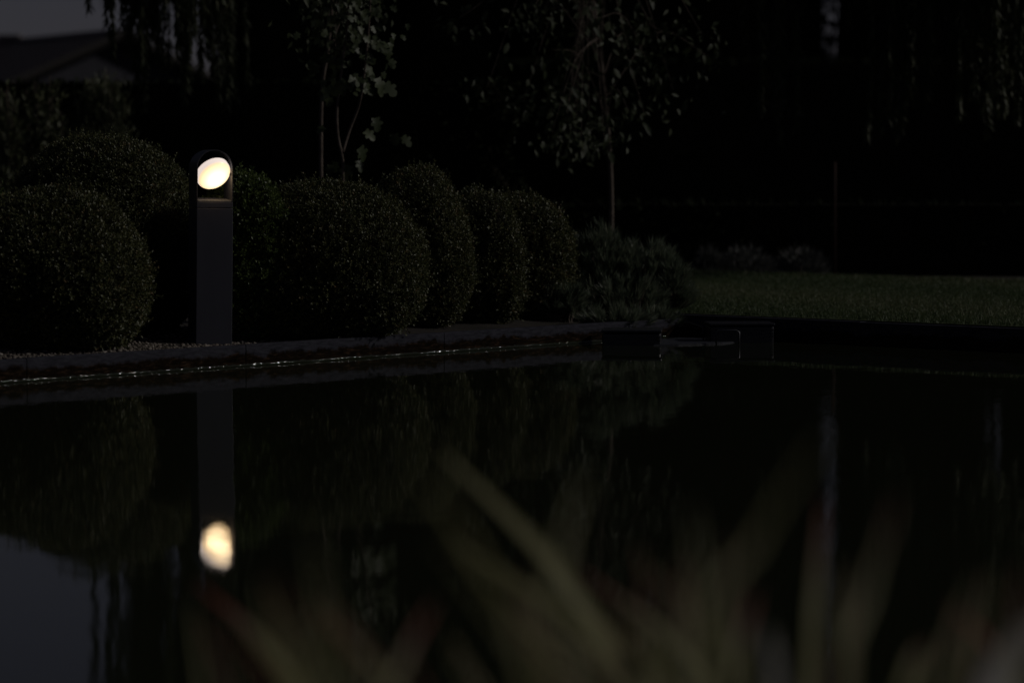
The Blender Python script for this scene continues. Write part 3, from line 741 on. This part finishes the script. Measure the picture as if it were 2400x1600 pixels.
def strand_mesh(name, L, seed, spread, nl):
    gg = np.random.default_rng(seed)
    f = gg.uniform(0, 1, nl) ** .75; zz = -L * f
    sway = np.stack([.05 * np.sin(f * 5 + seed), .04 * np.cos(f * 4 + seed), np.zeros(nl)], 1)
    sub = gg.integers(0, 4, nl); so_ = gg.normal(0, spread, (4, 2)); endf = gg.uniform(.55, 1, 4); endf[0] = 1
    B = sway.copy(); B[:, :2] += so_[sub] * np.minimum(1, f * 2)[:, None]; B[:, 2] = zz * endf[sub]
    so_ -= so_.mean(0); B[:, :2] = sway[:, :2] + so_[sub] * np.minimum(1, f * 2)[:, None]
    cxy = B[f > .6, :2].mean(0); B[:, :2] -= cxy
    a = gg.uniform(0, 6.28, nl)
    D = np.stack([np.cos(a) * .45, np.sin(a) * .45, np.full(nl, -1.0)], 1) + gg.normal(0, .15, (nl, 3))
    V, F, T = leaf_arrays(B, D, np.stack([np.cos(a), np.sin(a), np.full(nl, .5)], 1), gg.uniform(.06, .11, nl), gg.uniform(.012, .021, nl), np.clip(gg.normal(.5, .25, nl), 0, 1), .1)
    parts = [(V, F, T)]
    bm = bmesh.new()
    for k in range(4):
        pts_ = [(.05 * math.sin(t_ * 5 + seed) - cxy[0] + so_[k][0] * min(1, 2 * t_), .04 * math.cos(t_ * 4 + seed) - cxy[1] + so_[k][1] * min(1, 2 * t_), -L * t_ * endf[k]) for t_ in [i / 8 for i in range(9)]]
        tube_bm(pts_, [.004 - .003 * i / 8 for i in range(9)], 4, bm)
    bmesh.ops.triangulate(bm, faces=bm.faces); bm.verts.index_update()
    sv = np.array([v.co[:] for v in bm.verts]); sf = np.array([[v.index for v in f_.verts] for f_ in bm.faces]); bm.free()
    parts.append((sv, sf, np.full(len(sv), .3)))
    V, F, T = join_arrays(parts)
    return fast_mesh(name, V, F, M['willow'], T)
strands = [strand_mesh('willow_strand', 2.6, 80 + k, .045 + .010 * k, 1300) for k in range(6)]
def willow(label, trunk_x, Y, tops, seed):
    rr = random.Random(seed)
    b0 = at(trunk_x, 600, Y + 3.4); b0.z = .05
    e = empty('weeping_willow', b0, label, 'tree', 'weeping willows')
    crown = Vector((b0.x, b0.y, 4.6))
    bm_obj('trunk', tube_bm(spline([b0, b0 + Vector((.1, 0, 1.6)), b0 + Vector((-.05, 0, 3.2)), crown], 5), [.16 - .005 * i for i in range(16)], 10), M['timber'], e, True)
    groups = {}
    for (x, yb, dy) in tops:
        p = at(x, yb, Y + dy); top = Vector((p.x, p.y, p.z + 2.6 + .02))
        groups.setdefault(round(p.x / .45), []).append(top)
        o = bpy.data.objects.new('hanging_branch', rr.choice(strands)); col.objects.link(o); o.parent = e
        o.matrix_parent_inverse = Matrix.Translation(-b0)
        o.matrix_basis = Matrix.Translation(top) @ Matrix.Rotation(rr.uniform(0, 6.28), 4, 'Z') @ Matrix.Diagonal((1, 1, 1, 1))
    for k, tp_ in groups.items():
        m_ = sum(tp_, Vector()) / len(tp_)
        bm_obj('limb', tube_bm(spline([crown, (crown + m_) / 2 + Vector((0, 0, 1.0)), m_ + Vector((0, 0, .35)), m_], 5), [.07 - .004 * i for i in range(16)], 7), M['bark'], e, True)
    gg = np.random.default_rng(seed); n = 2200
    xs = [t_ for q_ in groups.values() for t_ in q_]; cx = sum(t_.x for t_ in xs) / len(xs); hw = max(abs(t_.x - cx) for t_ in xs)
    B = np.stack([cx + gg.uniform(-1, 1, n) * hw, Y + gg.normal(.4, .5, n), gg.normal(5.1, .35, n)], 1)
    V, F, T = leaf_arrays(B, gg.normal(0, .5, (n, 3)) + np.array([0, 0, -.8]), gg.normal(0, 1, (n, 3)), np.full(n, .12), np.full(n, .022), gg.uniform(0, 1, n))
    tag(obj('foliage', fast_mesh('foliage', V, F, M['willow'], T), e), kind='stuff')
rr = random.Random(9)
tops = [(247, 76, 0), (246, 66, .1), (250, 50, .15)]
for x in range(308, 352, 4): tops.append((x + rr.uniform(-3, 3), rr.uniform(70, 260), rr.uniform(-.3, .8)))
for x in range(352, 500, 6):
    if 368 < x < 396 or 440 < x < 460: continue
    tops.append((x + rr.uniform(-4, 4), rr.uniform(60, 250), rr.uniform(-.3, .8)))
for k in range(8): tops.append((rr.choice((318, 330, 342, 408, 418, 472, 485)) + rr.uniform(-5, 5), rr.uniform(120, 270), rr.uniform(-.2, .9)))
tops += [(499, 190, 0), (518, 230, .2), (524, 210, .3), (532, 160, .2)]
willow('weeping willow curtain hanging against the grey sky at upper left', -330, 20.6, tops, 91)
tops = [(2040 + 9 * k, 330 - 22 * k, .15 * k) for k in range(7)] + [(2196 + 4 * k, 150 + 9 * (k % 5), .1 * (k % 4)) for k in range(8)] + [(1776 + 3 * k, 300 - 40 * k, .1 * k) for k in range(4)] + [(1778, 330, 0), (1782, 250, .2), (1770, 190, .3), (1690, 120, .4), (1950, 60, .4), (1850, 40, .4), (2045, 320, .2), (2072, 300, .1), (2090, 240, .4), (2060, 190, .3), (2110, 160, .2), (2150, 110, .3), (2192, 130, .1), (2205, 120, .2), (2170, 90, .5)]
for x in range(2228, 2430, 8): tops.append((x + rr.uniform(-4, 4), rr.uniform(200, 310) if x < 2290 else rr.uniform(120, 290), rr.uniform(-.4, .7)))
willow('weeping willow strands hanging over the lawn at upper right', 2680, 20.4, tops, 92)

# loose shrubs under the house
def loose_shrub(x, hw, ytop, Y, label, seed, n, ls, asp, m):
    gg = np.random.default_rng(seed); c = at(x, ytop, Y); zt = c.z; a = hw / ppm(Y)
    e = empty('garden_shrub', (c.x, Y, .06), label, 'shrub', 'loose shrubs below the house')
    nst = 46; th = gg.uniform(0, 6.28, nst); rr_ = gg.uniform(.05, 1, nst) ** .6
    tips = np.stack([c.x + a * rr_ * np.cos(th), Y + a * rr_ * np.sin(th) * .8, .06 + (zt - .06) * (1 - .45 * rr_ ** 2) * gg.uniform(.8, 1.05, nst)], 1)
    bm = bmesh.new(); Bs, Ds = [], []
    for tip in tips:
        root = np.array([c.x + (tip[0] - c.x) * .12, Y + (tip[1] - Y) * .12, .06])
        mid_ = root * .5 + tip * .5; mid_[2] += .12
        sp_ = spline([root, mid_, tip], 5); tube_bm(sp_, [.009 - .0006 * i for i in range(len(sp_))], 4, bm)
        k = n // nst; f = gg.uniform(.3, 1, k) ** .7; idx = np.minimum((f * (len(sp_) - 1)).astype(int), len(sp_) - 1)
        pts_ = np.array([sp_[i][:] for i in idx]) + gg.normal(0, .05, (k, 3)); Bs.append(pts_)
        Ds.append((pts_ - np.array([c.x, Y, zt * .3])) * .5 + gg.normal(0, .35, (k, 3)) + np.array([0, 0, .4]))
    tag(bm_obj('twigs', bm, M['bark'], e), kind='stuff')
    Bs, Ds = np.concatenate(Bs), np.concatenate(Ds); k = len(Bs)
    V, F, T = leaf_arrays(Bs, Ds, gg.normal(0, 1, (k, 3)) + np.array([.4, -1, .4]), ls * gg.uniform(.7, 1.3, k), ls * asp * gg.uniform(.7, 1.3, k), gg.uniform(0, 1, k))
    tag(obj('foliage', fast_mesh('foliage', V, F, M[m], T), e), kind='stuff')
loose_shrub(226, 78, 118, 22.2, 'feathery grey-green shrub below the house gable', 101, 8200, .07, .2, 'shrub')
loose_shrub(95, 74, 150, 22.0, 'loose dark shrub with oval leaves left of the feathery one', 102, 2600, .06, .5, 'shrub')
loose_shrub(12, 60, 198, 21.8, 'arching dark shrub at the left picture edge below the eaves', 103, 1800, .08, .3, 'shrub')
# rust-red stake far right
q0 = at(1917, 600, 21.8); q0.z = .05
bm = tube_bm([q0, at(1917, 455, 21.8), at(1917.5, 372, 21.8)], [.011, .011, .010], 8)
tag(bm_obj('stake', bm, M['rust'], None, True), 'thin rust-red stake in front of the dark hedge', 'stake')

# ------------------------------------------------------------------ neighbour's house
HY = 100.0
apex = at(286, 74, HY)
al = R(55); rd = Vector((-math.cos(al), math.sin(al), 0)); fd = Vector((-math.sin(al), -math.cos(al), 0))
house = empty('house', (apex.x, HY, .05), 'neighbouring house with brown tiled gable roof at upper left', 'house')
hwid, rise, Lr, ov = 4.6, 1.95, 13.0, .35
def quad_slab(name, p, thick, m, parent=house):
    n_ = (p[1] - p[0]).cross(p[3] - p[0]).normalized()
    bm = bmesh.new(); a = [bm.verts.new(v) for v in p]; b_ = [bm.verts.new(v - n_ * thick) for v in p]
    bm.faces.new(a); bm.faces.new(b_[::-1])
    for k in range(4): bm.faces.new((a[k], b_[k], b_[(k + 1) % 4], a[(k + 1) % 4]))
    return bm_obj(name, bm, m, parent)
gz = lambda v, z: Vector((v.x, v.y, v.z + z))
for sgn in (1, -1):
    e0 = gz(apex + fd * hwid * sgn, -rise); r0 = apex - rd * 0; r1 = apex + rd * Lr; e1 = gz(r1 + fd * hwid * sgn, -rise)
    if sgn > 0:
        rf = quad_slab('roof', [r0, r1, e1, e0], .16, M['rooftile'])
        for k in range(1, 22):                       # tile courses stand a little proud
            f = k / 22
            a = r0.lerp(e0, f); b_ = r1.lerp(e1, f); nrm = (r1 - r0).cross(e0 - r0).normalized()
            if nrm.z < 0: nrm = -nrm
            o_ = bm_obj('tile_course', tube_bm([a + nrm * .012, b_ + nrm * .012], .035, 5), M['rooftile'], None)
            o_.parent = rf; o_.matrix_parent_inverse = Matrix.Identity(4)
            o_.location = (0, 0, 0)
            o_.matrix_parent_inverse = Matrix.Identity(4)
    else: quad_slab('roof', [r0, e0, e1, r1], .16, M['rooftile'])
    bm_obj('verge_board', tube_bm([r0 - rd * .06 + Vector((0, 0, -.06)), e0 - rd * .06 + Vector((0, 0, -.06))], .14, 4), M['timber'], house)
bm_obj('ridge', tube_bm([apex - rd * .05 + Vector((0, 0, .03)), apex + rd * Lr + Vector((0, 0, .03))], .12, 8), M['rooftile'], house)
# body with gable
bi = .45
g0 = apex + rd * .5 + Vector((0, 0, -.22)); g1 = apex + rd * (Lr - .4) + Vector((0, 0, -.22)); hw2 = hwid - bi
ez = rise * hw2 / hwid
pf = lambda g_: [g_, gz(g_ + fd * hw2, -ez), Vector((g_.x + fd.x * hw2, g_.y + fd.y * hw2, .05)), Vector((g_.x - fd.x * hw2, g_.y - fd.y * hw2, .05)), gz(g_ - fd * hw2, -ez)]
bm = bmesh.new(); a = [bm.verts.new(p) for p in pf(g0)]; b_ = [bm.verts.new(p) for p in pf(g1)]
bm.faces.new(a); bm.faces.new(b_[::-1])
for k in range(5): bm.faces.new((a[k], a[(k + 1) % 5], b_[(k + 1) % 5], b_[k]))
bm_obj('wall', bm, M['render'], house)
ch = apex + rd * 9.6
bm_obj('chimney', box_bm((.9, .9, .8), Matrix.Translation((ch.x, ch.y, ch.z - .1)), .03, 1), M['rooftile'], house)

# ------------------------------------------------------------------ blurred reeds close to the camera
def blade_obj(parent, pts, width, m, seed, tip_t=1.0):
    sp_ = spline(pts, 8); n = len(sp_); V, T = [], []
    for i, p in enumerate(sp_):
        f = i / (n - 1)
        t_ = (sp_[min(i + 1, n - 1)] - sp_[max(i - 1, 0)]).normalized()
        side = t_.cross(Vector((0.55, -.75, .35))).normalized(); nr = side.cross(t_)
        wv = width * (min(1, .45 + f * 2) * (1 - max(0, (f - .5) / .5) ** 2.2)) / 2 + .0006
        for s_, z_ in ((-1, .22), (0, 0), (1, .22)):
            V.append((p + side * s_ * wv + nr * z_ * wv)[:]); T.append(min(1, f * f * tip_t))
    F = []
    for i in range(n - 1):
        for k in range(2): F.append((i * 3 + k, i * 3 + k + 1, i * 3 + k + 4, i * 3 + k + 3))
    return obj('leaf', fast_mesh('reed_leaf', V, F, m, T, True), parent)
def reeds(root_x, label, blades, seed):
    b0 = at(root_x, 1568, 2.95); b0.y = 2.95; b0.z = .05
    e = empty('reed_clump', b0, label, 'reeds', 'out-of-focus reeds on the near bank')
    for k, (tx, ty, mx, my, Y, wd, kind, tt) in enumerate(blades):
        tip = at(tx, ty, Y); mid_ = at(mx, my, Y - .05)
        back = at(mx + (mx - tx) * .7, my + (my - ty) * .9 + 60, Y - .12); root = Vector((back.x * .6 + b0.x * .4, 2.95 if Y > 2.5 else Y - .1, .05))
        blade_obj(e, [root, Vector((back.x, back.y, max(.12, back.z))), mid_, tip], wd, M[kind], seed + k, tt)
    return e
rq = random.Random(77)
def faint(n, x0, x1, lean, y0, y1):
    """many thin blades, nearest the lens"""
    out = []
    for _ in range(n):
        tx = rq.uniform(x0, x1); ty = rq.uniform(y0, y1); L = rq.uniform(200, 330); ln_ = rq.gauss(lean, .25)
        out.append((tx, ty, tx + L * ln_, ty + L, rq.uniform(2.2, 3.4), rq.uniform(.002, .006), 'blade', rq.choice((.2, .4, .9, 1.3))))
    return out
reeds(620, 'blurred reeds with pinkish tips at bottom left', [(448, 1335, 610, 1480, 3.6, .016, 'blade', 1.3), (600, 1340, 655, 1500, 2.5, .008, 'blade', .5), (715, 1390, 860, 1530, 3.0, .010, 'blade', 1.3), (722, 1235, 745, 1450, 2.2, .006, 'blade', .4), (560, 1430, 640, 1530, 2.9, .013, 'blade', .5)] + faint(9, 400, 820, .5, 1280, 1500), 201)
reeds(1450, 'blurred olive reed blades slanting up at bottom centre', [(1000, 1022, 1270, 1300, 3.7, .026, 'blade', .5), (1030, 1235, 1330, 1440, 3.5, .020, 'blade', .4), (1330, 1310, 1520, 1450, 3.5, .016, 'blade', 1.1), (1345, 1085, 1290, 1280, 2.4, .006, 'blade', .5), (960, 1070, 1110, 1300, 2.2, .006, 'blade', .3), (1180, 1390, 1400, 1540, 3.3, .014, 'blade', .8), (1400, 1400, 1500, 1530, 2.8, .013, 'blade', .4), (1000, 1380, 930, 1510, 2.8, .007, 'blade', 1.5)] + faint(16, 850, 1500, .6, 1180, 1500), 221)
reeds(1720, 'blurred reed blades with red tips at bottom right of centre', [(1890, 1140, 1868, 1400, 3.3, .016, 'blade', 1.1), (1890, 1000, 1740, 1240, 2.2, .004, 'blade', .3), (1590, 1170, 1610, 1400, 2.3, .005, 'blade', .6), (1735, 1360, 1700, 1480, 2.7, .008, 'blade', 1.4), (1770, 1440, 1774, 1520, 2.8, .018, 'blade_pale', .3), (1560, 1290, 1580, 1480, 2.6, .006, 'blade', 1.4)] + faint(11, 1450, 2000, -.1, 1200, 1500), 241)
reeds(2180, 'blurred reed blades and pale dry leaf at bottom right corner', [(2060, 1140, 1995, 1360, 2.5, .006, 'blade', 1.0), (2195, 1400, 2285, 1500, 3.0, .013, 'blade', 1.6), (2120, 1480, 2090, 1540, 2.7, .009, 'blade', 1.0), (2420, 1380, 2300, 1540, 2.9, .045, 'blade_pale', .3), (2250, 1330, 2180, 1500, 2.2, .005, 'blade', .5)] + faint(8, 1980, 2380, 0, 1280, 1500), 261)
print('tris', sum(len(o.data.polygons) for o in bpy.data.objects if o.type == 'MESH'))
